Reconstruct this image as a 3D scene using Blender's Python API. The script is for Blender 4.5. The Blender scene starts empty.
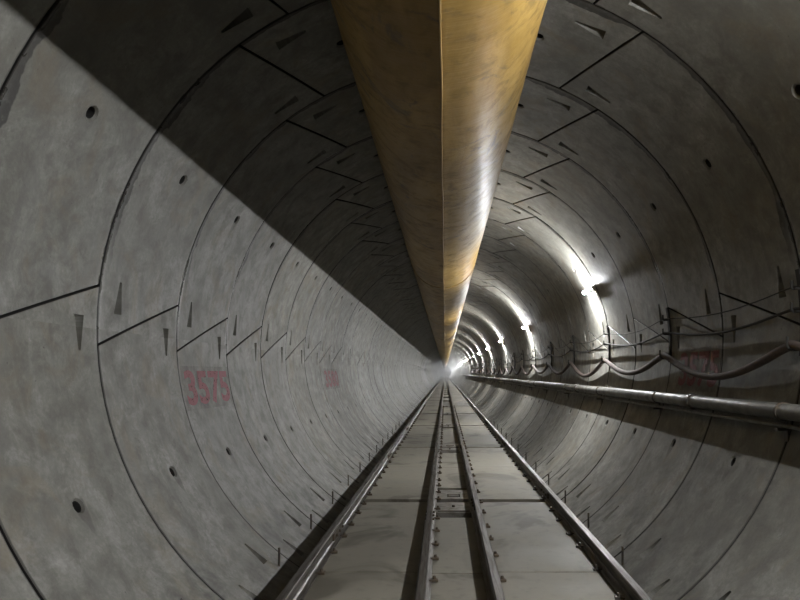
import bpy, bmesh, math, random
from mathutils import Vector, Matrix
from mathutils.geometry import delaunay_2d_cdt

random.seed(11)
C = bpy.context.scene.collection
PI = math.pi
rad = math.radians

# ------------------------------------------------------------------ layout (metres)
R = 2.90            # inner radius of the lining
ZA = 2.08           # tunnel axis height above the deck
W = 1.50            # ring width
Y0 = 5.08           # a ring joint; rings run from Y0 + k*W
K0, K1 = -11, 200
CAM = Vector((-0.05, 0.0, 1.72))


def wall_x(z, off=0.0):
    return math.sqrt(max(0.0, (R - off) ** 2 - (z - ZA) ** 2))


# ------------------------------------------------------------------ object helpers
def link(name, me, mat, parent=None):
    o = bpy.data.objects.new(name, me)
    C.objects.link(o)
    mats = mat if isinstance(mat, (list, tuple)) else [mat]
    if not me.materials:
        for m in mats:
            me.materials.append(m)
    if parent is not None:
        o.parent = parent
    return o


def obj(name, bm, mat, parent=None, smooth=False):
    me = bpy.data.meshes.new(name)
    bm.normal_update()
    bm.to_mesh(me)
    bm.free()
    if smooth:
        me.polygons.foreach_set('use_smooth', [True] * len(me.polygons))
        me.set_sharp_from_angle(angle=rad(40))
    return link(name, me, mat, parent)


def tag(o, label, cat, group=None):
    o['label'] = label
    o['category'] = cat
    if group:
        o['group'] = group
    return o


def thing(name, label, cat, loc=(0, 0, 0), group=None):
    o = bpy.data.objects.new(name, None)
    o.empty_display_size = 0.1
    C.objects.link(o)
    o.location = loc
    return tag(o, label, cat, group)


def dup(root, loc, label, group=None, keep=None):
    r = root.copy()
    C.objects.link(r)
    r.location = loc
    r['label'] = label
    if group:
        r['group'] = group
    elif 'group' in r:
        del r['group']
    for ch in list(root.children):
        if keep and not ch.name.startswith(keep):
            continue
        c = ch.copy()
        C.objects.link(c)
        c.parent = r
        for g in ch.children:
            d = g.copy()
            C.objects.link(d)
            d.parent = c
    return r


def struct(o):
    o['kind'] = 'structure'
    return o


def box(bm, x0, x1, y0, y1, z0, z1, bev=0.0):
    vs = [bm.verts.new(p) for p in ((x0, y0, z0), (x1, y0, z0), (x1, y1, z0), (x0, y1, z0),
                                    (x0, y0, z1), (x1, y0, z1), (x1, y1, z1), (x0, y1, z1))]
    fs = [bm.faces.new([vs[i] for i in q]) for q in
          ((3, 2, 1, 0), (4, 5, 6, 7), (0, 1, 5, 4), (1, 2, 6, 5), (2, 3, 7, 6), (3, 0, 4, 7))]
    if bev:
        es = list({e for f in fs for e in f.edges})
        bmesh.ops.bevel(bm, geom=es, offset=bev, segments=2, affect='EDGES', profile=0.6)


def tube(bm, pts, r, n=10, caps=True):
    """a round tube along pts; r may be a list"""
    pts = [Vector(p) for p in pts]
    rings = []
    up = None
    for i, p in enumerate(pts):
        a = pts[max(0, i - 1)]
        b = pts[min(len(pts) - 1, i + 1)]
        t = (b - a).normalized()
        if up is None:
            up = Vector((0, 0, 1)) if abs(t.z) < 0.9 else Vector((1, 0, 0))
        u = (up - t * up.dot(t)).normalized()
        up = u
        v = t.cross(u)
        rr = r[i] if isinstance(r, (list, tuple)) else r
        rings.append([bm.verts.new(p + (u * math.cos(2 * PI * k / n) + v * math.sin(2 * PI * k / n)) * rr)
                      for k in range(n)])
    for a, b in zip(rings, rings[1:]):
        for k in range(n):
            bm.faces.new((a[k], b[k], b[(k + 1) % n], a[(k + 1) % n]))
    if caps:
        bm.faces.new(rings[0])
        bm.faces.new(rings[-1][::-1])


def prism_y(bm, prof, y0, y1):
    """closed x-z outline swept along y"""
    a = [bm.verts.new((x, y0, z)) for x, z in prof]
    b = [bm.verts.new((x, y1, z)) for x, z in prof]
    n = len(prof)
    for i in range(n):
        bm.faces.new((a[i], a[(i + 1) % n], b[(i + 1) % n], b[i]))
    bm.faces.new(a[::-1])
    bm.faces.new(b)
    bmesh.ops.recalc_face_normals(bm, faces=bm.faces[:])


# ------------------------------------------------------------------ materials
class NT:
    def __init__(self, name):
        self.m = bpy.data.materials.new(name)
        self.m.use_nodes = True
        self.t = self.m.node_tree
        self.b = self.t.nodes['Principled BSDF']

    def n(self, typ, **kw):
        x = self.t.nodes.new(typ)
        for k, v in kw.items():
            if hasattr(x, k):
                setattr(x, k, v)
            else:
                x.inputs[k.replace('_', ' ')].default_value = v
        return x

    def l(self, a, b):
        self.t.links.new(a, b)

    def math(self, op, a, b=None, clamp=False):
        x = self.t.nodes.new('ShaderNodeMath')
        x.operation = op
        x.use_clamp = clamp
        for i, v in enumerate((a, b)):
            if v is None:
                continue
            if isinstance(v, (int, float)):
                x.inputs[i].default_value = v
            else:
                self.l(v, x.inputs[i])
        return x.outputs[0]

    def mix(self, fac, a, b, blend='MIX'):
        x = self.t.nodes.new('ShaderNodeMix')
        x.data_type = 'RGBA'
        x.blend_type = blend
        for sock, v in ((x.inputs[0], fac), (x.inputs[6], a), (x.inputs[7], b)):
            if isinstance(v, (int, float)):
                sock.default_value = v
            elif isinstance(v, tuple):
                sock.default_value = (*v, 1)
            else:
                self.l(v, sock)
        return x.outputs[2]

    def ramp(self, fac, p0, p1, v0=0.0, v1=1.0):
        x = self.t.nodes.new('ShaderNodeMapRange')
        x.interpolation_type = 'SMOOTHSTEP'
        self.l(fac, x.inputs[0])
        for i, v in enumerate((p0, p1, v0, v1)):
            x.inputs[i + 1].default_value = v
        return x.outputs[0]

    def pos(self):
        return self.n('ShaderNodeNewGeometry').outputs['Position']

    def noise(self, vec, scale, detail=4.0, rough=0.55, dist=0.0):
        x = self.n('ShaderNodeTexNoise')
        x.inputs['Scale'].default_value = scale
        x.inputs['Detail'].default_value = detail
        x.inputs['Roughness'].default_value = rough
        x.inputs['Distortion'].default_value = dist
        self.l(vec, x.inputs['Vector'])
        return x.outputs['Fac']

    def bump(self, h, strength, dist=0.01):
        x = self.n('ShaderNodeBump')
        x.inputs['Strength'].default_value = strength
        x.inputs['Distance'].default_value = dist
        self.l(h, x.inputs['Height'])
        self.l(x.outputs[0], self.b.inputs['Normal'])


def set_in(nt, name, v):
    s = nt.b.inputs[name]
    if isinstance(v, tuple):
        s.default_value = (*v, 1)
    elif isinstance(v, (int, float)):
        s.default_value = v
    else:
        nt.l(v, s)


def mat_lining():
    nt = NT('segment_concrete')
    p = nt.pos()
    sx = nt.n('ShaderNodeSeparateXYZ')
    nt.l(p, sx.inputs[0])
    x, y, z = sx.outputs
    zr = nt.math('SUBTRACT', z, ZA)
    th = nt.math('ARCTAN2', zr, x)
    arc = nt.math('MULTIPLY', th, R)
    # coordinates on the unrolled wall: along the ring, along the tunnel
    cb = nt.n('ShaderNodeCombineXYZ')
    nt.l(arc, cb.inputs[0])
    nt.l(y, cb.inputs[1])
    uv = cb.outputs[0]
    # streak coordinates: stretched along the ring
    sc = nt.n('ShaderNodeMapping')
    sc.inputs['Scale'].default_value = (0.22, 1.6, 1)
    nt.l(uv, sc.inputs[0])
    tone = nt.n('ShaderNodeAttribute', attribute_name='tone').outputs['Fac']
    big = nt.noise(uv, 0.9, 5, 0.6, 0.6)
    mid = nt.noise(uv, 5.0, 6, 0.65, 0.3)
    streak = nt.noise(sc.outputs[0], 4.0, 5, 0.6, 0.2)
    fine = nt.noise(uv, 42.0, 3, 0.6)
    col = nt.mix(nt.ramp(big, 0.34, 0.68), (0.138, 0.133, 0.113), (0.204, 0.200, 0.178))
    col = nt.mix(nt.math('MULTIPLY', nt.ramp(mid, 0.46, 0.68), 0.75), col, (0.105, 0.098, 0.083))
    col = nt.mix(nt.math('MULTIPLY', nt.ramp(streak, 0.56, 0.74), 0.35), col, (0.245, 0.242, 0.226))
    col = nt.mix(nt.math('MULTIPLY', nt.ramp(streak, 0.48, 0.30), 0.5), col, (0.092, 0.089, 0.08))
    blot = nt.noise(uv, 2.6, 8, 0.78, 0.5)
    col = nt.mix(nt.ramp(blot, 0.36, 0.60, 0.62, 0.0), col, (0.085, 0.082, 0.070))
    col = nt.mix(nt.ramp(blot, 0.54, 0.70, 0.0, 0.5), col, (0.26, 0.257, 0.24))
    grit = nt.noise(uv, 20.0, 7, 0.72)
    col = nt.mix(nt.ramp(grit, 0.40, 0.60, 0.38, 0.0), col, (0.09, 0.086, 0.074))
    # pin holes
    pin = nt.noise(uv, 24.0, 2, 0.5)
    col = nt.mix(nt.math('MULTIPLY', nt.ramp(pin, 0.735, 0.77), 0.7), col, (0.03, 0.028, 0.024))
    # brownish water marks
    rust = nt.noise(uv, 1.7, 4, 0.6, 1.2)
    col = nt.mix(nt.math('MULTIPLY', nt.ramp(rust, 0.50, 0.70), 0.42), col, (0.14, 0.11, 0.068))
    # grout smears that leaked out of the ring joints, above the springing
    fr = nt.math('FRACT', nt.math('DIVIDE', nt.math('SUBTRACT', y, Y0), W))
    dj = nt.math('MULTIPLY', fr, W)
    # narrow ragged band hugging each ring joint, wider where more grout leaked
    wob = nt.noise(uv, 1.1, 5, 0.65, 0.3)
    ragged = nt.noise(uv, 9.0, 4, 0.6)
    width = nt.math('ADD', nt.ramp(wob, 0.38, 0.72, 0.026, 0.125), nt.math('MULTIPLY', ragged, 0.022))
    dn = nt.math('SUBTRACT', dj, width)
    smear = nt.ramp(dn, 0.008, -0.008)
    smear = nt.math('MULTIPLY', smear, nt.ramp(zr, 0.3, 1.0))
    smear = nt.math('MULTIPLY', smear, nt.ramp(nt.noise(uv, 14, 4, 0.6), 0.25, 0.5, 0.6, 1.0))
    col = nt.mix(nt.math('MULTIPLY', smear, 0.95), col, (0.024, 0.022, 0.018))
    # dirt packed along every ring joint
    edge = nt.math('MINIMUM', dj, nt.math('SUBTRACT', W, dj))
    col = nt.mix(nt.math('MULTIPLY', nt.ramp(nt.math('SUBTRACT', edge, nt.math('MULTIPLY', ragged, 0.014)), 0.020, 0.010), 0.8), col, (0.03, 0.027, 0.022))
    # drips below the grout sockets
    for ang, sgn in ((150.0, 1), (206.3, 1), (33.6, -1), (-24.2, -1)):
        dn_ = nt.math('MULTIPLY', nt.math('SUBTRACT', arc if ang < 180 else nt.math('ADD', arc, nt.math('MULTIPLY', nt.math('LESS_THAN', arc, 0.0), 2 * PI * R)), R * rad(ang)), float(sgn))
        wv = nt.math('ABSOLUTE', nt.math('SUBTRACT', nt.math('ADD', dj, nt.math('MULTIPLY', nt.math('SUBTRACT', mid, 0.5), 0.05)), 0.745))
        half = nt.ramp(dn_, 0.02, 0.30, 0.060, 0.004)
        m_ = nt.math('MULTIPLY', nt.ramp(nt.math('SUBTRACT', wv, half), 0.012, -0.012), nt.ramp(dn_, -0.07, -0.03))
        m_ = nt.math('MULTIPLY', m_, nt.ramp(dn_, 0.32, 0.10))
        m_ = nt.math('MULTIPLY', m_, nt.ramp(wob, 0.35, 0.6))
        col = nt.mix(nt.math('MULTIPLY', m_, 0.6), col, (0.05, 0.046, 0.038))
    # grime splashed up from the trough beside the track
    gr = nt.math('MULTIPLY', nt.ramp(nt.noise(uv, 2.2, 5, 0.65, 0.8), 0.46, 0.64), nt.ramp(zr, -1.55, -2.15))
    col = nt.mix(nt.math('MULTIPLY', gr, 0.6), col, (0.045, 0.042, 0.036))
    tn = nt.n('ShaderNodeHueSaturation')
    nt.l(col, tn.inputs['Color'])
    nt.l(nt.ramp(tone, 0, 1, 0.86, 1.14), tn.inputs['Value'])
    set_in(nt, 'Base Color', tn.outputs[0])
    rg = nt.ramp(mid, 0.3, 0.7, 0.50, 0.68)
    rg = nt.math('ADD', rg, nt.ramp(tone, 0, 1, -0.06, 0.06))
    # damp, smoother concrete right beside the ring joints
    damp = nt.math('MULTIPLY', nt.ramp(edge, 0.07, 0.02), nt.ramp(wob, 0.40, 0.55))
    damp = nt.math('MULTIPLY', damp, nt.ramp(zr, -0.35, 0.0))
    rg = nt.math('SUBTRACT', rg, nt.math('MULTIPLY', damp, 0.28))
    set_in(nt, 'Roughness', rg)
    set_in(nt, 'Specular IOR Level', 0.38)
    h = nt.math('ADD', nt.math('MULTIPLY', fine, 0.25), nt.math('MULTIPLY', mid, 0.9))
    nt.bump(h, 0.22, 0.012)
    return nt.m


def mat_concrete(name, a, b, stain, rough=0.7, scale=1.0):
    nt = NT(name)
    p = nt.pos()
    n1 = nt.noise(p, 1.3 * scale, 5, 0.6, 0.5)
    n2 = nt.noise(p, 9.0 * scale, 5, 0.6)
    n3 = nt.noise(p, 0.8 * scale, 4, 0.6, 1.0)
    col = nt.mix(nt.ramp(n1, 0.35, 0.68), a, b)
    col = nt.mix(nt.math('MULTIPLY', nt.ramp(n2, 0.52, 0.75), 0.3), col, stain)
    col = nt.mix(nt.math('MULTIPLY', nt.ramp(n3, 0.53, 0.64), 0.7), col, stain)
    set_in(nt, 'Base Color', col)
    set_in(nt, 'Roughness', nt.ramp(n1, 0.3, 0.7, rough - 0.1, rough + 0.1))
    nt.bump(n2, 0.2, 0.01)
    return nt.m


def mat_metal(name, a, b, metallic, r0, r1, scale=14.0, stretch=(1, 1, 1)):
    nt = NT(name)
    tc = nt.n('ShaderNodeTexCoord').outputs['Object']
    mp = nt.n('ShaderNodeMapping')
    mp.inputs['Scale'].default_value = stretch
    nt.l(tc, mp.inputs[0])
    n1 = nt.noise(mp.outputs[0], scale, 5, 0.65, 0.3)
    set_in(nt, 'Base Color', nt.mix(nt.ramp(n1, 0.38, 0.66), a, b))
    set_in(nt, 'Metallic', metallic)
    set_in(nt, 'Roughness', nt.ramp(n1, 0.35, 0.7, r0, r1))
    nt.bump(n1, 0.12, 0.004)
    return nt.m


def mat_plain(name, c, rough=0.6):
    nt = NT(name)
    tc = nt.n('ShaderNodeTexCoord').outputs['Object']
    n1 = nt.noise(tc, 18.0, 4, 0.6)
    set_in(nt, 'Base Color', nt.mix(nt.ramp(n1, 0.3, 0.75), c, tuple(v * 0.72 for v in c)))
    set_in(nt, 'Roughness', rough)
    return nt.m


def mat_emit(name, c, s):
    nt = NT(name)
    set_in(nt, 'Base Color', c)
    set_in(nt, 'Emission Color', c)
    set_in(nt, 'Emission Strength', s)
    return nt.m


def mat_duct():
    nt = NT('duct_fabric')
    p = nt.pos()
    mp = nt.n('ShaderNodeMapping')
    mp.inputs['Scale'].default_value = (1, 0.35, 1)
    nt.l(p, mp.inputs[0])
    n1 = nt.noise(mp.outputs[0], 2.2, 5, 0.6, 0.8)
    n2 = nt.noise(p, 5.5, 6, 0.65, 0.6)
    # diagonal scuffs
    m2 = nt.n('ShaderNodeMapping')
    m2.inputs['Rotation'].default_value = (0, 0.5, 0.9)
    m2.inputs['Scale'].default_value = (1.4, 22, 6)
    nt.l(p, m2.inputs[0])
    scuff = nt.noise(m2.outputs[0], 1.6, 4, 0.6, 0.2)
    col = nt.mix(nt.ramp(n1, 0.34, 0.68), (0.185, 0.110, 0.022), (0.30, 0.190, 0.050))
    col = nt.mix(nt.math('MULTIPLY', nt.ramp(n2, 0.50, 0.70), 0.6), col, (0.10, 0.065, 0.025))
    blot = nt.noise(p, 2.6, 5, 0.7, 1.4)
    col = nt.mix(nt.math('MULTIPLY', nt.ramp(blot, 0.55, 0.68), 0.75), col, (0.075, 0.053, 0.03))
    col = nt.mix(nt.math('MULTIPLY', nt.ramp(scuff, 0.66, 0.76), 0.28), col, (0.38, 0.29, 0.15))
    set_in(nt, 'Base Color', col)
    set_in(nt, 'Roughness', nt.ramp(n2, 0.35, 0.7, 0.44, 0.60))
    set_in(nt, 'Specular IOR Level', 0.45)
    h = nt.math('ADD', nt.math('MULTIPLY', scuff, 0.5), n1)
    nt.bump(h, 0.22, 0.02)
    return nt.m


def mat_paint():
    """worn red stencil paint: the concrete shows through where it has flaked"""
    nt = NT('stencil_paint')
    p = nt.pos()
    n1 = nt.noise(p, 9.0, 5, 0.7, 0.4)
    n2 = nt.noise(p, 34.0, 3, 0.6)
    set_in(nt, 'Base Color', nt.mix(n2, (0.19, 0.040, 0.046), (0.14, 0.036, 0.040)))
    set_in(nt, 'Roughness', 0.6)
    a = nt.math('MULTIPLY', nt.ramp(n1, 0.24, 0.46, 0.45, 0.92), nt.ramp(n2, 0.3, 0.5, 0.72, 1.0))
    set_in(nt, 'Alpha', a)
    return nt.m


def mat_overspray():
    nt = NT('paint_overspray')
    n1 = nt.noise(nt.pos(), 6.0, 4, 0.6, 0.4)
    set_in(nt, 'Base Color', (0.19, 0.12, 0.115))
    set_in(nt, 'Roughness', 0.6)
    set_in(nt, 'Alpha', nt.ramp(n1, 0.3, 0.7, 0.03, 0.24))
    return nt.m


M = dict(
    lining=mat_lining(),
    gap=mat_plain('joint_gasket', (0.012, 0.011, 0.010), 0.9),
    deck=mat_concrete('deck_concrete', (0.148, 0.134, 0.104), (0.196, 0.180, 0.143), (0.055, 0.046, 0.031), 0.68),
    rail=mat_metal('rail_steel', (0.125, 0.115, 0.105), (0.065, 0.054, 0.043), 0.7, 0.32, 0.55, 26.0, (1.6, 0.08, 1.6)),
    dark_steel=mat_metal('dark_steel', (0.055, 0.05, 0.045), (0.10, 0.075, 0.05), 0.5, 0.45, 0.7),
    plate=mat_metal('tie_steel', (0.20, 0.19, 0.17), (0.13, 0.115, 0.095), 0.55, 0.4, 0.6, 7),
    pipe=mat_metal('galvanised_pipe', (0.12, 0.117, 0.105), (0.08, 0.077, 0.067), 0.1, 0.42, 0.6, 6),
    hose=mat_plain('thick_cable_sheath', (0.074, 0.054, 0.045), 0.85),
    wire=mat_plain('thin_cable_sheath', (0.016, 0.0145, 0.0125), 0.85),
    duct=mat_duct(),
    seam=mat_plain('duct_seam_fabric', (0.25, 0.165, 0.06), 0.45),
    cap=mat_plain('lamp_fitting', (0.55, 0.55, 0.53), 0.4),
    lamp=mat_emit('lamp_tube', (0.97, 0.985, 1.0), 9400.0),
    paint=mat_paint(),
    over=mat_overspray(),
)

# ------------------------------------------------------------------ the lining
# joint angles (near end of the ring, far end of the ring), degrees from +x
J_R = (57.1, 66.4)
J_L = (126.8, 117.3)
S_R = (0.4, 9.7)
S_L = (182.6, 172.9)
I_L = (240.0, 240.0)
I_R = (-60.0, -60.0)


def jang(j, v):
    return rad(j[0] + (j[1] - j[0]) * v / W)


def inset_poly(P, d):
    """inset a convex polygon (counter-clockwise) by d"""
    n = len(P)
    out = []
    for i in range(n):
        a, b, c = Vector(P[i - 1]), Vector(P[i]), Vector(P[(i + 1) % n])
        e1, e2 = (b - a).normalized(), (c - b).normalized()
        n1, n2 = Vector((-e1.y, e1.x)), Vector((-e2.y, e2.x))
        k = (n1 + n2) / (1 + n1.dot(n2))
        out.append(b + k * d)
    return out


def resample(P, step):
    out = []
    n = len(P)
    for i in range(n):
        a, b = P[i], P[(i + 1) % n]
        # the same counts for every inset: use the rounded length
        m = max(1, int((b - a).length / step + 0.5))
        out += [(i, k / m) for k in range(m)]
    return out


def on(P, spec):
    n = len(P)
    return [P[i].lerp(P[(i + 1) % n], t) for i, t in spec]


def pocket_outline(cs, cv, toward):
    """tapered bolt pocket; wide end faces the joint. toward = +1: the joint lies at larger s"""
    L, wn, ww = 0.28, 0.030, 0.125
    a, b = cs - toward * L / 2, cs + toward * L / 2
    P = [Vector((a, cv - wn / 2)), Vector((b, cv - ww / 2)), Vector((b, cv + ww / 2)), Vector((a, cv + wn / 2))]
    if toward < 0:
        P = P[::-1]
    return P


def build_segment(lo, hi, pockets, sockets):
    """lo / hi: joints at the lower / upper angle. Returns verts (s, v, depth, isurface) and faces (idx, kind)"""
    P = [Vector((R * rad(lo[0]), 0)), Vector((R * rad(lo[1]), W)), Vector((R * rad(hi[1]), W)), Vector((R * rad(hi[0]), 0))]
    # order so that it is counter-clockwise in (s, v)
    area = sum(P[i].x * P[(i + 1) % 4].y - P[(i + 1) % 4].x * P[i].y for i in range(4))
    if area < 0:
        P = P[::-1]
    outer = inset_poly(P, 0.0095)
    inner = inset_poly(P, 0.0140)
    spec = resample(inner, 0.16)
    bi = on(inner, spec)
    bo = on(outer, spec)
    verts2 = [Vector((p.x, p.y)) for p in bi]
    edges = [(i, (i + 1) % len(bi)) for i in range(len(bi))]
    holes = []
    for (cs, cv, tw) in pockets:
        h = pocket_outline(cs, cv, tw)
        holes.append(('pocket', h, tw))
    for (cs, cv) in sockets:
        h = [Vector((cs + 0.060 * math.cos(2 * PI * k / 14), cv + 0.060 * math.sin(2 * PI * k / 14))) for k in range(14)]
        holes.append(('socket', h, (cs, cv)))
    for kind, h, _ in holes:
        b = len(verts2)
        verts2 += h
        edges += [(b + i, b + (i + 1) % len(h)) for i in range(len(h))]

    def inside(p, poly):
        s = 0
        for i in range(len(poly)):
            a, b = poly[i], poly[(i + 1) % len(poly)]
            s2 = (b.x - a.x) * (p.y - a.y) - (b.y - a.y) * (p.x - a.x)
            if s2 < -1e-9:
                return False
        return True
    inn2 = inset_poly(P, 0.07)
    smin, smax = min(p.x for p in P), max(p.x for p in P)
    ns, nv = int((smax - smin) / 0.155), 4
    for i in range(ns + 1):
        for j in range(nv + 1):
            q = Vector((smin + (smax - smin) * i / ns, 0.12 + (W - 0.24) * j / nv))
            if inside(q, inn2) and all(min((q - c).length for c in h) > 0.05 and not inside(q, h) for _, h, _ in holes):
                verts2.append(q)
    ov, oe, of, _, _, _ = delaunay_2d_cdt(verts2, edges, [], 0, 1e-5)
    V, F = [], []
    for p in ov:
        V.append((p.x, p.y, 0.0, True))
    for f in of:
        c = sum((ov[i] for i in f), Vector((0, 0))) / len(f)
        if not inside(c, inner):
            continue
        if any(inside(c, h) for _, h, _ in holes):
            continue
        f = list(f)
        a2 = sum(ov[f[i]].x * ov[f[(i + 1) % len(f)]].y - ov[f[(i + 1) % len(f)]].x * ov[f[i]].y for i in range(len(f)))
        if abs(a2) < 2e-5:
            continue            # collinear sliver on the rim
        if a2 < 0:
            f = f[::-1]
        F.append((f, 0))

    def loops(loop_list, kind):
        idx = []
        for pts, d in loop_list:
            b = len(V)
            for p in pts:
                V.append((p.x, p.y, d, False))
            idx.append(list(range(b, b + len(pts))))
        for A, B in zip(idx, idx[1:]):
            n = len(A)
            for i in range(n):
                F.append(([A[i], A[(i + 1) % n], B[(i + 1) % n], B[i]], kind))
        return idx
    # chamfered arris and the side of the segment (outside of the surface: reverse the winding)
    loops([(bi[::-1], 0.0), (bo[::-1], 0.005)], 1)
    loops([(bo[::-1], 0.005), (bo[::-1], 0.07)], 2)
    for kind, h, info in holes:
        if kind == 'pocket':
            tw = info
            smid = sum(p.x for p in h) / 4
            top = h
            b = len(V)
            for p in top:
                V.append((p.x, p.y, 0.0, False))
            for p in top:
                wide = (p.x - smid) * tw > 0
                V.append((p.x - (tw * 0.015 if wide else 0), p.y, 0.105 if wide else 0.018, False))
            for i in range(4):
                F.append(([b + i, b + (i + 1) % 4, b + 4 + (i + 1) % 4, b + 4 + i], 1))
            F.append(([b + 4, b + 5, b + 6, b + 7], 1))
        else:
            c = Vector(info)
            sm = [c + (p - c) * 0.74 for p in h]
            idx = loops([(h, 0.0), (sm, 0.016)], 1)
            loops([(sm, 0.016), (sm, 0.085)], 2)
            b = len(V)
            for p in sm:
                V.append((p.x, p.y, 0.085, False))
            F.append((list(range(b, b + len(sm))), 2))
    return V, F


dS = R * rad(6.3)      # pocket centre to joint


def near_pocket(j, up):      # above the joint, at the near end of the ring
    v = 0.31
    s = R * jang(j, v)
    return (s + up * dS, v, -up)


def far_pocket(j, up):       # below the joint, at the far end
    v = W - 0.26
    s = R * jang(j, v)
    return (s - up * dS, v, up)


lowL = [(R * rad(228.0), W - 0.42, 1)]
lowR = [(R * rad(-46.4), W - 0.42, -1)]
SEG = {
    'ceiling': [build_segment(J_R, J_L, [near_pocket(J_R, 1), near_pocket(J_L, -1)],
                              [(R * rad(73.5), 0.72), (R * rad(110.5), 0.72)])],
    'wall_right': [build_segment(S_R, J_R, [far_pocket(J_R, 1), near_pocket(S_R, 1)], [(R * rad(33.6), 0.75)]),
                   build_segment(I_R, S_R, [far_pocket(S_R, 1), (R * rad(-46.4), W - 0.42, -1), (R * rad(-51.2), 0.36, -1)],
                                 [(R * rad(-24.2), 0.74)])],
    'wall_left': [build_segment(J_L, S_L, [far_pocket(J_L, -1), near_pocket(S_L, -1)], [(R * rad(150.0), 0.75)]),
                  build_segment(S_L, I_L, [far_pocket(S_L, -1), (R * rad(228.0), W - 0.42, 1), (R * rad(232.8), 0.36, 1)],
                                [(R * rad(206.3), 0.73)])],
    'wall_bottom': [build_segment((-120, -120), (-60, -60), [], [])],
}
BACK = {'ceiling': (56, 128), 'wall_right': (-60, 67), 'wall_left': (117, 240), 'wall_bottom': (-121, -59)}


def build_lining(name):
    protos = SEG[name]
    V, F, mi, tone, sm, nor = [], [], [], [], [], []
    rnd = random.Random(name)
    for k in range(K0, K1):
        yb = Y0 + k * W
        for (pv, pf) in protos:
            t = rnd.random()
            dr = rnd.uniform(-0.004, 0.004)
            tilt = rnd.uniform(-0.0022, 0.0022)
            b = len(V)
            for (s, v, d, surf) in pv:
                th = s / R
                r = R + d + dr + tilt * (v - W / 2)
                c, sn = math.cos(th), math.sin(th)
                V.append((r * c, yb + v, ZA + r * sn))
                tone.append(t)
                nor.append((-c, tilt, -sn) if surf else (0, 0, 0))
            for f, kind in pf:
                F.append([b + i for i in f])
                mi.append(1 if kind == 2 else 0)
                sm.append(kind == 0)
    # gasket behind the joints
    a0, a1 = BACK[name]
    n = 36
    ya, yb = Y0 + K0 * W, Y0 + K1 * W
    b = len(V)
    for i in range(n + 1):
        th = rad(a0 + (a1 - a0) * i / n)
        for yy in (ya, yb):
            V.append(((R + 0.118) * math.cos(th), yy, ZA + (R + 0.118) * math.sin(th)))
            tone.append(0.5)
            nor.append((0, 0, 0))
    for i in range(n):
        q = b + 2 * i
        F.append([q, q + 2, q + 3, q + 1])
        mi.append(1)
        sm.append(False)
    me = bpy.data.meshes.new(name)
    me.from_pydata(V, [], F)
    # winding: make the surface face the axis
    me.polygons.foreach_set('material_index', mi)
    me.polygons.foreach_set('use_smooth', sm)
    at = me.attributes.new('tone', 'FLOAT', 'POINT')
    at.data.foreach_set('value', tone)
    p0 = me.polygons[0]
    c = Vector(p0.center)
    if Vector((c.x, 0, c.z - ZA)).dot(p0.normal) > 0:
        me.flip_normals()
    me.update()
    me.normals_split_custom_set_from_vertices([Vector(q) for q in nor])
    return struct(link(name, me, [M['lining'], M['gap']]))


walls = {n: build_lining(n) for n in ('ceiling', 'wall_right', 'wall_left', 'wall_bottom')}


def end_wall(name, y):
    bm = bmesh.new()
    n = 48
    vs = [bm.verts.new(((R + 0.12) * math.cos(2 * PI * i / n), y, ZA + (R + 0.12) * math.sin(2 * PI * i / n))) for i in range(n)]
    ws = [bm.verts.new((v.co.x, y + 0.3, v.co.z)) for v in vs]
    bm.faces.new(vs)
    bm.faces.new(ws[::-1])
    for i in range(n):
        bm.faces.new((vs[i], ws[i], ws[(i + 1) % n], vs[(i + 1) % n]))
    bmesh.ops.recalc_face_normals(bm, faces=bm.faces[:])
    return struct(obj(name, bm, M['lining']))


end_wall('wall_end', Y0 + K1 * W)

# ------------------------------------------------------------------ the deck
XL, XR = -1.34, 1.51
RAILX = (-1.19, -0.223, 0.337, 1.355)
YA, YB = Y0 + K0 * W + 0.05, Y0 + K1 * W - 0.05
JY = 5.36                 # thin joints at JY + 6k, wide ones at JY + 3 + 6k
MX0, MX1 = -0.165, 0.280


def build_deck():
    bm = bmesh.new()
    box(bm, XL, XR, YA, YB, -0.62, -0.16)
    k = -4
    while JY + 6 * k < YB - 6:
        y0 = JY + 6 * k
        yw = y0 + 3.0
        for (x0, x1) in ((XL, MX0 - 0.004), (MX1 + 0.004, XR)):
            box(bm, x0, x1, max(YA, y0 + 0.006), yw - 0.10, -0.155, 0.0, 0.008)
            box(bm, x0, x1, yw + 0.10, y0 + 6 - 0.006, -0.155, 0.0, 0.008)
        box(bm, MX0, MX1, max(YA, y0 + 0.006), yw - 0.93, -0.155, -0.012, 0.008)
        box(bm, MX0, MX1, yw + 0.98, y0 + 6 - 0.006, -0.155, -0.012, 0.008)
        k += 1
    return struct(obj('floor', bm, M['deck']))


floor = build_deck()

# ------------------------------------------------------------------ steel ties between the inner rails
def make_tie():
    t = thing('steel_tie', 'flat steel tie across the centre channel', 'tie')
    bm = bmesh.new()
    x0, x1 = MX0 + 0.005, MX1 - 0.005
    box(bm, x0, x1, -0.30, 0.30, -0.012, 0.004, 0.003)
    box(bm, x0, x1, -0.30, -0.285, -0.16, -0.010)
    box(bm, x0, x1, 0.285, 0.30, -0.16, -0.010)
    obj('plate', bm, M['plate'], t)
    bm = bmesh.new()
    box(bm, x0 + 0.02, x1 - 0.02, -0.26, -0.235, 0.004, 0.016, 0.003)
    obj('stiffener', bm, M['dark_steel'], t)
    bm = bmesh.new()
    bmesh.ops.create_cone(bm, cap_ends=True, segments=6, radius1=0.022, radius2=0.020, depth=0.024,
                          matrix=Matrix.Translation((0.5 * (x0 + x1), 0.02, 0.016)))
    obj('bolt', bm, M['dark_steel'], t)
    return t


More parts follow.
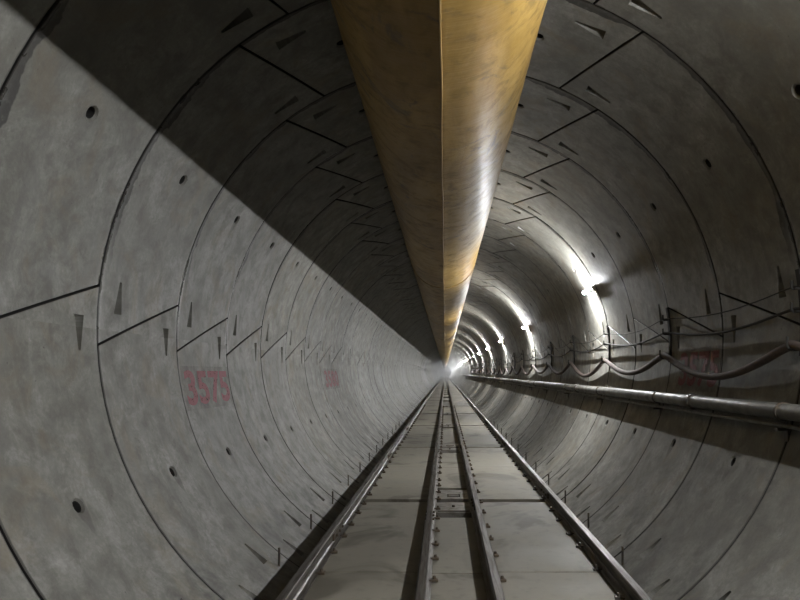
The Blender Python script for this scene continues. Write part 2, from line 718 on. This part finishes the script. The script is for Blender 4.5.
def make_tie2():
    t = thing('steel_tie', 'flat steel tie with a rectangular slot', 'tie')
    x0, x1 = MX0 + 0.005, MX1 - 0.005
    bm = bmesh.new()
    box(bm, x0, x1, 0.02, 0.32, -0.012, 0.004, 0.003)
    box(bm, x0, -0.02, -0.20, 0.02, -0.012, 0.004, 0.003)
    box(bm, 0.16, x1, -0.20, 0.02, -0.012, 0.004, 0.003)
    box(bm, x0, x1, -0.32, -0.20, -0.012, 0.004, 0.003)
    box(bm, x0, x1, -0.32, -0.305, -0.16, -0.010)
    box(bm, x0, x1, 0.305, 0.32, -0.16, -0.010)
    obj('plate', bm, M['plate'], t)
    bm = bmesh.new()
    box(bm, 0.0, 0.14, -0.165, -0.03, -0.012, 0.006, 0.003)
    obj('latch', bm, M['dark_steel'], t)
    return t


ords = ['nearest', 'second nearest', 'third nearest', 'fourth nearest', 'fifth nearest', 'sixth nearest',
        'seventh nearest', 'eighth nearest', 'ninth nearest', 'tenth nearest']
ta, tb = make_tie(), make_tie2()
GT = 'far steel ties between the inner rails'
for k in range(5):
    yw = JY + 3 + 6 * k
    if k < 2:
        la = 'plain bolted steel tie plate between the inner rails, %s the camera' % ('closest to', 'second from')[k]
        lb = 'slotted steel tie plate between the inner rails, %s the camera' % ('closest to', 'second from')[k]
        g = None
    else:
        la = lb = 'small far steel tie plate between the inner rails, well down the track'
        g = GT
    for o, y, lab in ((ta, yw - 0.43, la), (tb, yw + 0.42, lb)):
        if k == 0:
            o.location = (0, y, 0)
            o['label'] = lab
        else:
            dup(o, (0, y, 0), lab, g)

# ------------------------------------------------------------------ rails
RH = 0.15


def rail_profile(x):
    half = [(0.062, 0.0), (0.062, 0.010), (0.022, 0.020), (0.009, 0.032), (0.009, 0.100), (0.014, 0.112),
            (0.033, 0.120), (0.034, 0.142), (0.028, 0.150)]
    return [(x + a, b + 0.001) for a, b in half] + [(x - a, b + 0.001) for a, b in half[::-1]]


def make_clip(x, y, side):
    bm = bmesh.new()
    s = side
    xs = sorted((x + s * 0.040, x + s * 0.115))
    box(bm, xs[0], xs[1], y - 0.028, y + 0.028, 0.001, 0.024, 0.004)
    bmesh.ops.create_cone(bm, cap_ends=True, segments=6, radius1=0.017, radius2=0.012, depth=0.03,
                          matrix=Matrix.Translation((x + s * 0.085, y, 0.034)))
    return bm


RAIL_LAB = ['outer steel rail along the left wall, with clips and joint plates',
            'inner steel rail left of the centre channel',
            'inner steel rail right of the centre channel',
            'outer steel rail along the right wall with a shiny head']
CLIPSIDE = (1, 1, 1, -1)
for i, x in enumerate(RAILX):
    t = thing('steel_rail', RAIL_LAB[i], 'rail', (0, 0, 0))
    bm = bmesh.new()
    prism_y(bm, rail_profile(x), YA, YB)
    obj('rail_bar', bm, M['rail'], t)
    proto = None
    rr = random.Random(i)
    y = 4.0
    for q in range(44):
        if proto is None:
            proto = obj('rail_clip', make_clip(0, 0, CLIPSIDE[i]), M['dark_steel'], t)
            c = proto
        else:
            c = proto.copy()
            C.objects.link(c)
            c.parent = t
        c.location = (x, y, 0)
        c.rotation_euler = (0, 0, rr.uniform(-0.25, 0.25))
        y += rr.choice((0.5, 0.6, 0.7)) if y < 20 else 0.75
    fp = None
    for q, yy in enumerate((6.5 + 0.7 * i, 12.5 + 0.7 * i, 18.5 + 0.7 * i)):
        if fp is None:
            bm = bmesh.new()
            box(bm, -0.030, 0.030, -0.27, 0.27, 0.030, 0.108, 0.004)
            fp = obj('joint_plate', bm, M['dark_steel'], t)
            b0 = None
            for s in (-1, 1):
                for yb in (-0.18, 0.0, 0.18):
                    if b0 is None:
                        bb = bmesh.new()
                        bmesh.ops.create_cone(bb, cap_ends=True, segments=6, radius1=0.016, radius2=0.015, depth=0.022,
                                              matrix=Matrix.Rotation(PI / 2, 4, 'Y'))
                        b0 = d = obj('bolt', bb, M['dark_steel'], fp)
                    else:
                        d = b0.copy()
                        C.objects.link(d)
                        d.parent = fp
                    d.location = (s * 0.040, yb, 0.07)
            c = fp
        else:
            c = fp.copy()
            C.objects.link(c)
            c.parent = t
            for fb in list(fp.children):
                d = fb.copy()
                C.objects.link(d)
                d.parent = c
        c.location = (x, yy, 0)

# ------------------------------------------------------------------ short steel stubs beside the outer rails
def make_stub():
    bm = bmesh.new()
    tube(bm, [(0, 0, -0.06), (0, 0, 0.17)], 0.012, 8)
    return bm


def build_stubs():
    first = None
    for side, x, wname in ((-1, -1.735, 'left'), (1, 1.755, 'right')):
        for k in range(1, 13):
            y = Y0 + k * W - 0.28
            zb = ZA - math.sqrt(R * R - x * x) + 0.02
            near = k <= 4
            if near:
                lab = 'thin upright steel stub in the trough under the %s wall, %s the camera' % (
                    wname, ('closest to', 'second from', 'third from', 'fourth from')[k - 1])
            else:
                lab = 'tiny far upright steel stub in the trough along the %s wall' % wname
            if first is None:
                o = first = obj('steel_stub', make_stub(), M['dark_steel'])
            else:
                o = first.copy()
                C.objects.link(o)
            o.location = (x, y, zb)
            tag(o, lab, 'steel stub', None if near else 'far steel stubs along the %s wall' % wname)
            if near and 'group' in o:
                del o['group']


build_stubs()

# ------------------------------------------------------------------ ventilation duct
DX, DZ, DR = -0.085, ZA + 2.095, 0.685


def build_duct():
    t = thing('ventilation_duct', 'long golden fabric ventilation duct hung under the tunnel crown', 'air duct', (DX, 0, DZ))
    ys = []
    y = YA + 0.1
    while y < 45:
        ys.append(y)
        y += 0.09
    while y < YB - 1:
        ys.append(y)
        y += 1.5
    n = 96
    from mathutils import noise as nz
    V, F = [], []
    for y in ys:
        seg = (y + 7.1) / 10.0
        ds = abs(seg - round(seg)) * 10.0
        pinch = -0.010 * math.exp(-(ds / 0.05) ** 2)
        for k in range(n):
            a = 2 * PI * k / n - PI / 2
            c, s = math.cos(a), math.sin(a)
            w = nz.noise(Vector((c * 1.6, y * 0.7, s * 1.6))) * 0.008
            w += nz.noise(Vector((a * 1.3 + y * 0.6, y * 3.0, 4.2))) * 0.0042
            w += nz.noise(Vector((c * 5, y * 7 + a * 4, s * 5))) * 0.0018
            # fabric pulls a little towards the bottom seam
            d = (a + PI / 2 + PI) % (2 * PI) - PI
            w += 0.010 * math.exp(-(d / 0.05) ** 2)
            r = DR + w + pinch
            V.append((r * c, y, r * s))
    for i in range(len(ys) - 1):
        for k in range(n):
            a, b = i * n + k, i * n + (k + 1) % n
            F.append((a, a + n, b + n, b))
    me = bpy.data.meshes.new('duct_body')
    me.from_pydata(V, [], F)
    me.polygons.foreach_set('use_smooth', [True] * len(F))
    me.update()
    if me.polygons[0].normal.dot(Vector((me.polygons[0].center.x, 0, me.polygons[0].center.z))) < 0:
        me.flip_normals()
    link('duct_body', me, M['duct'], t)
    # welded bottom seam
    bm = bmesh.new()
    pr = None
    for y in [q for q in ys if q < 45][::3] + [q for q in ys if q >= 45]:
        wob = 0.003 * math.sin(y * 2.1) + 0.002 * math.sin(y * 5.3)
        cur = [bm.verts.new((dx + wob, y, -DR - dz)) for dx, dz in ((0.003, -0.006), (0.007, 0.022), (0.014, 0.022), (0.018, -0.006))]
        if pr:
            for i in range(3):
                bm.faces.new((pr[i], cur[i], cur[i + 1], pr[i + 1]))
        pr = cur
    bmesh.ops.recalc_face_normals(bm, faces=bm.faces[:])
    obj('bottom_seam', bm, M['seam'], t)
    # joint bands between lengths of fabric
    pb = None
    for j in range(0, 9):
        yj = -7.1 + 10.0 * j
        if yj < 1:
            continue
        if pb is None:
            bm = bmesh.new()
            m2 = 72
            rg = []
            for (dy, dr) in ((-0.020, -0.006), (-0.016, 0.006), (0.016, 0.006), (0.020, -0.006)):
                rg.append([bm.verts.new(((DR + dr) * math.cos(2 * PI * q / m2), dy, (DR + dr) * math.sin(2 * PI * q / m2))) for q in range(m2)])
            for a, b in zip(rg, rg[1:]):
                for q in range(m2):
                    bm.faces.new((a[q], b[q], b[(q + 1) % m2], a[(q + 1) % m2]))
            bmesh.ops.recalc_face_normals(bm, faces=bm.faces[:])
            pb = c = obj('joint_band', bm, M['duct'], t, True)
        else:
            c = pb.copy()
            C.objects.link(c)
            c.parent = t
        c.location = (0, yj, 0)
    # suspension straps up to the crown
    ps = None
    top = ZA + math.sqrt(R * R - DX * DX) - DZ
    for j in range(12):
        if ps is None:
            bm = bmesh.new()
            box(bm, -0.02, 0.02, -0.004, 0.004, DR - 0.02, top + 0.01)
            ps = c = obj('hanging_strap', bm, M['wire'], t)
        else:
            c = ps.copy()
            C.objects.link(c)
            c.parent = t
        c.location = (0, 0.6 + 3.0 * j, 0)
    return t


build_duct()

# ------------------------------------------------------------------ lamps on the right wall
LX, LZ = 2.54, ZA + 1.135


def make_lamp():
    t = thing('tube_lamp', 'lamp', 'lamp')
    a, b = -0.05, 0.11
    bm = bmesh.new()
    tube(bm, [(0, a, 0), (0, b, 0)], 0.022, 12)
    obj('light_tube', bm, M['lamp'], t, True)
    bm = bmesh.new()
    box(bm, 0.036, 0.058, -0.20, 0.010, -0.055, 0.055, 0.006)  # plate added to block the tube's light from the wall on the near side
    obj('light_shield', bm, M['cap'], t)
    for y0, y1 in ((a - 0.035, a), (b, b + 0.03)):
        bm = bmesh.new()
        tube(bm, [(0, y0, 0), (0, y1, 0)], 0.026, 12)
        obj('end_cap', bm, M['cap'], t, True)
    bm = bmesh.new()
    tube(bm, [(0, a - 0.02, 0), (0.040, a - 0.02, 0)], 0.010, 8)
    obj('socket_arm', bm, M['cap'], t, True)
    for yy in (-0.16, -0.06):
        ex = wall_x(LZ) - LX - 0.012
        bm = bmesh.new()
        tube(bm, [(0.055, yy, 0), (ex + 0.006, yy, 0.0)], 0.012, 8)
        obj('wall_arm', bm, M['dark_steel'], t, True)
    return t


lamp0 = make_lamp()
LY0 = 11.44
nl = 0
for k in range(-2, 31):
    y = LY0 + 9.0 * k
    if k < 0:
        lab = 'tube lamp on the right wall beside the camera' if k == -1 else 'tube lamp on the right wall behind the camera'
        g = None
    elif k < 6:
        lab = ('largest and nearest lit tube lamp on the right wall', 'second lit tube lamp down the right wall',
               'third lit tube lamp down the right wall', 'fourth lit tube lamp down the right wall',
               'fifth lit tube lamp down the right wall', 'sixth lit tube lamp down the right wall')[k]
        g = None
    else:
        lab = 'tiny lit tube lamp merging into the far string of lights'
        g = 'far string of lamps'
    if nl == 0:
        lamp0.location = (LX, y, LZ)
        lamp0['label'] = lab
    else:
        dup(lamp0, (LX, y, LZ), lab, g)
    nl += 1

# ------------------------------------------------------------------ cable brackets on every second ring joint
Z_HOSE, Z_WIRE, Z_TOP = 1.955, 2.245, 2.425
OFF_HOSE, OFF_WIRE, OFF_TOP = 0.100, 0.085, 0.075


def make_bracket():
    t = thing('cable_bracket', 'bracket', 'cable bracket')
    bm = bmesh.new()
    zs = [1.86 + (2.57 - 1.86) * i / 8 for i in range(9)]
    ring = []
    for z in zs:
        ring.append([bm.verts.new((wall_x(z, o), dy, z)) for o, dy in ((0.002, -0.028), (0.026, -0.028), (0.026, 0.028), (0.002, 0.028))])
    for a, b in zip(ring, ring[1:]):
        for i in range(4):
            bm.faces.new((a[i], b[i], b[(i + 1) % 4], a[(i + 1) % 4]))
    bm.faces.new(ring[0])
    bm.faces.new(ring[-1][::-1])
    bmesh.ops.recalc_face_normals(bm, faces=bm.faces[:])
    obj('mounting_strip', bm, M['wire'], t)
    for zc, off, r in ((Z_HOSE, OFF_HOSE, 0.037), (Z_WIRE, OFF_WIRE, 0.013), (Z_TOP, OFF_TOP, 0.007)):
        xw = wall_x(zc)
        xc = xw - off
        zb = zc - r - 0.008
        rr = r + 0.008
        pts = [(xw - 0.010, 0, zb)]
        for q in range(0, 9):
            a = -PI / 2 - PI * 0.5 * q / 8
            pts.append((xc + rr * math.cos(a), 0, zc + rr * math.sin(a)))
        pts.append((xc - rr, 0, zc + rr * 0.4 + 0.045))
        bm = bmesh.new()
        tube(bm, pts, 0.0105, 8)
        obj('hook', bm, M['wire'], t, True)
    return t


br = make_bracket()
NB = 22
for k in range(NB):
    y = Y0 + 3.0 * k
    if k < 6:
        lab = 'dark steel three-hook cable bracket on the right wall, ' + (
            'at the photo edge', 'just beyond the right-hand red number', 'beside the brightest lamp',
            'third beyond the red number', 'fourth beyond the red number', 'fifth beyond the red number')[k]
        g = None
    else:
        lab = 'tiny far cable bracket on the right wall'
        g = 'far cable brackets'
    if k == 0:
        br.location = (0, y, 0)
        br['label'] = lab
    else:
        dup(br, (0, y, 0), lab, g)


def cable(name, zc, off, r, sag, label, mat, amp, n=10, ymax=None):
    """hangs in scallops from the hooks"""
    rr = random.Random(name)
    pts = []
    y = Y0 - 9.0
    last = ymax or (Y0 + 3.0 * (NB - 1))
    while y < last - 0.1:
        sg = sag * rr.uniform(0.85, 1.12)
        steps = 14 if y < 40 else 6
        for q in range(steps):
            u = q / steps
            # rounded over the hook, catenary between
            d = 1 - (2 * u - 1) ** 2
            d = d ** 1.25
            z = zc - sg * d
            o = off + amp * math.sin(u * PI) * rr.uniform(0.6, 1.0)
            pts.append((wall_x(z, o), y + 3.0 * u, z))
        y += 3.0
    bm = bmesh.new()
    tube(bm, pts, r, n)
    return tag(obj(name, bm, mat, None, True), label, 'cable')


cable('thick_cable', Z_HOSE, OFF_HOSE, 0.037, 0.27, 'thick pale cable looping in deep scallops along the right wall', M['hose'], -0.03, 12)
cable('thin_cable', Z_WIRE, OFF_WIRE, 0.013, 0.10, 'thin dark cable sagging gently above the thick looped cable', M['wire'], -0.03, 8)
cable('thin_wire', Z_TOP, OFF_TOP, 0.006, 0.085, 'faint thin wire, the topmost line strung on the right wall', M['wire'], -0.03, 6)

# ------------------------------------------------------------------ water pipe below the cables
PX, PZ, PR = 2.722, ZA - 0.675, 0.068


def build_pipe():
    t = thing('water_pipe', 'grey steel water pipe running along the right wall below the cables', 'pipe', (PX, 0, PZ))
    bm = bmesh.new()
    tube(bm, [(0, YA + 0.2, 0), (0, YB - 0.2, 0)], PR, 24)
    obj('pipe_body', bm, M['pipe'], t, True)
    pc = None
    for j in range(8):
        y = 6.96 + 6.0 * j
        if pc is None:
            bm = bmesh.new()
            tube(bm, [(0, -0.055, 0), (0, -0.05, 0), (0, 0.05, 0), (0, 0.055, 0)], [PR + 0.004, PR + 0.014, PR + 0.014, PR + 0.004], 24)
            for s in (-1, 1):
                box(bm, -0.02, 0.02, -0.03, 0.03, s * (PR + 0.010) - 0.014, s * (PR + 0.010) + 0.014, 0.004)
            pc = c = obj('coupling', bm, M['dark_steel'], t, True)
        else:
            c = pc.copy()
            C.objects.link(c)
            c.parent = t
        c.location = (0, y, 0)
    return t


build_pipe()
bm = bmesh.new()
tube(bm, [(2.712, YA + 0.2, PZ - PR - 0.048), (2.712, YB - 0.2, PZ - PR - 0.048)], 0.018, 12)
tag(obj('thin_conduit', bm, M['pipe'], None, True), 'thin conduit running directly under the grey water pipe', 'conduit')


def make_pipe_bracket():
    t = thing('pipe_bracket', 'bracket', 'pipe bracket')
    bm = bmesh.new()
    m = 20
    rg = []
    for (dy, ro, ri) in ((-0.016, PR + 0.010, PR + 0.001), (0.016, PR + 0.010, PR + 0.001)):
        rg.append(([bm.verts.new((PX + ro * math.cos(2 * PI * q / m), dy, PZ + ro * math.sin(2 * PI * q / m))) for q in range(m)],
                   [bm.verts.new((PX + ri * math.cos(2 * PI * q / m), dy, PZ + ri * math.sin(2 * PI * q / m))) for q in range(m)]))
    (ao, ai), (bo, bi) = rg
    for q in range(m):
        r = (q + 1) % m
        bm.faces.new((ao[q], bo[q], bo[r], ao[r]))
        bm.faces.new((ai[q], ai[r], bi[r], bi[q]))
        bm.faces.new((ao[q], ao[r], ai[r], ai[q]))
        bm.faces.new((bo[q], bi[q], bi[r], bo[r]))
    bmesh.ops.recalc_face_normals(bm, faces=bm.faces[:])
    obj('pipe_clamp', bm, M['dark_steel'], t, True)
    zz = PZ - PR - 0.078
    xw = wall_x(zz)
    bm = bmesh.new()
    box(bm, 2.66, xw - 0.002, -0.02, 0.02, zz - 0.012, zz + 0.010, 0.003)
    box(bm, wall_x(zz - 0.08) - 0.016, wall_x(zz - 0.08) - 0.002, -0.03, 0.03, zz - 0.10, zz, 0.003)
    box(bm, 2.738, 2.750, -0.012, 0.012, zz, PZ - PR * 0.80)
    obj('support_arm', bm, M['dark_steel'], t)
    return t


pb = make_pipe_bracket()
for k in range(14):
    y = Y0 + 3.0 * k
    if k < 4:
        lab = 'dark clamp bracket holding the grey water pipe, ' + (
            'at the photo edge', 'below the right-hand red number', 'under the brightest lamp', 'second one past the brightest lamp')[k]
        g = None
    else:
        lab = 'tiny far clamp bracket holding the grey water pipe'
        g = 'far pipe brackets'
    if k == 0:
        pb.location = (0, y, 0)
        pb['label'] = lab
    else:
        dup(pb, (0, y, 0), lab, g)


# ------------------------------------------------------------------ painted ring numbers
def painted_number(text, side, y0, y1, z0, z1, parent, mat, spray):
    cu = bpy.data.curves.new('ring_number', 'FONT')
    cu.body = text
    cu.size = 1.0
    cu.offset = 0.03
    tmp = bpy.data.objects.new('ring_number_curve', cu)
    C.objects.link(tmp)
    dg = bpy.context.evaluated_depsgraph_get()
    me = bpy.data.meshes.new_from_object(tmp.evaluated_get(dg))
    bpy.data.objects.remove(tmp)
    bm = bmesh.new()
    bm.from_mesh(me)
    bpy.data.meshes.remove(me)
    x0 = min(v.co.x for v in bm.verts)
    x1 = max(v.co.x for v in bm.verts)
    h0 = min(v.co.y for v in bm.verts)
    h1 = max(v.co.y for v in bm.verts)
    for q in range(1, 10):
        bmesh.ops.bisect_plane(bm, geom=bm.verts[:] + bm.edges[:] + bm.faces[:], plane_co=(0, h0 + (h1 - h0) * q / 10, 0), plane_no=(0, 1, 0))
    bmesh.ops.triangulate(bm, faces=bm.faces[:])

    def place(u, v, off):
        z = z0 + (z1 - z0) * v
        y = y0 + (y1 - y0) * u if side < 0 else y1 - (y1 - y0) * u
        return Vector((side * wall_x(z, off), y, z))
    for vtx in bm.verts:
        vtx.co = place((vtx.co.x - x0) / (x1 - x0), (vtx.co.y - h0) / (h1 - h0), 0.0085)
    o = obj('painted_number', bm, mat, parent)
    o['label'] = 'red stencilled number ' + text
    if spray:
        bm = bmesh.new()
        g = [[bm.verts.new(place(-0.05 + 1.10 * i / 8, -0.12 + 1.24 * j / 10, 0.0065)) for j in range(11)] for i in range(9)]
        for i in range(8):
            for j in range(10):
                bm.faces.new((g[i][j], g[i + 1][j], g[i + 1][j + 1], g[i][j + 1]))
        s = obj('paint_overspray', bm, M['over'], parent)
        s['label'] = 'pinkish paint haze around the number ' + text


painted_number('3575', -1, 6.68, 8.00, 1.36, 1.75, walls['wall_left'], M['paint'], True)
painted_number('3575', 1, 6.62, 7.72, 1.56, 1.97, walls['wall_right'], M['paint'], True)
painted_number('3580', -1, 14.45, 16.2, 1.38, 1.78, walls['wall_left'], M['paint'], True)

# ------------------------------------------------------------------ haze far down the tunnel
def build_haze():
    nt = NT('dusty_air')
    t = nt.t
    t.nodes.remove(nt.b)
    vs = t.nodes.new('ShaderNodeVolumeScatter')
    vs.inputs['Color'].default_value = (0.95, 0.94, 0.92, 1)
    vs.inputs['Density'].default_value = 0.010
    vs.inputs['Anisotropy'].default_value = 0.3
    t.links.new(vs.outputs[0], t.nodes['Material Output'].inputs['Volume'])
    bm = bmesh.new()
    tube(bm, [(0, 72.0, ZA), (0, YB, ZA)], R + 0.05, 40)
    bmesh.ops.recalc_face_normals(bm, faces=bm.faces[:])
    o = obj('haze', bm, nt.m)
    o['kind'] = 'stuff'
    tag(o, 'pale dusty haze filling the far end of the tunnel', 'haze')


build_haze()

# ------------------------------------------------------------------ world, camera, colour management
w = bpy.data.worlds.new('dark_world')
bpy.context.scene.world = w
w.use_nodes = True
w.node_tree.nodes['Background'].inputs[0].default_value = (0, 0, 0, 1)
w.node_tree.nodes['Background'].inputs[1].default_value = 0.0

cam = bpy.data.cameras.new('camera')
co = bpy.data.objects.new('camera', cam)
C.objects.link(co)
co.location = CAM
co.rotation_euler = (PI / 2, 0, 0)
cam.sensor_width = 36.0
cam.lens = 620.0 / 800.0 * 36.0
cam.shift_x = -45.0 / 800.0
cam.shift_y = 73.0 / 800.0
cam.clip_start = 0.05
cam.clip_end = 600
S = bpy.context.scene
S.camera = co
S.view_settings.view_transform = 'Standard'
S.view_settings.look = 'None'
S.view_settings.gamma = 1.0
S.view_settings.exposure = 0.0
S.view_settings.use_curve_mapping = False
S.cycles.use_denoising = True
S.cycles.sample_clamp_indirect = 6.0
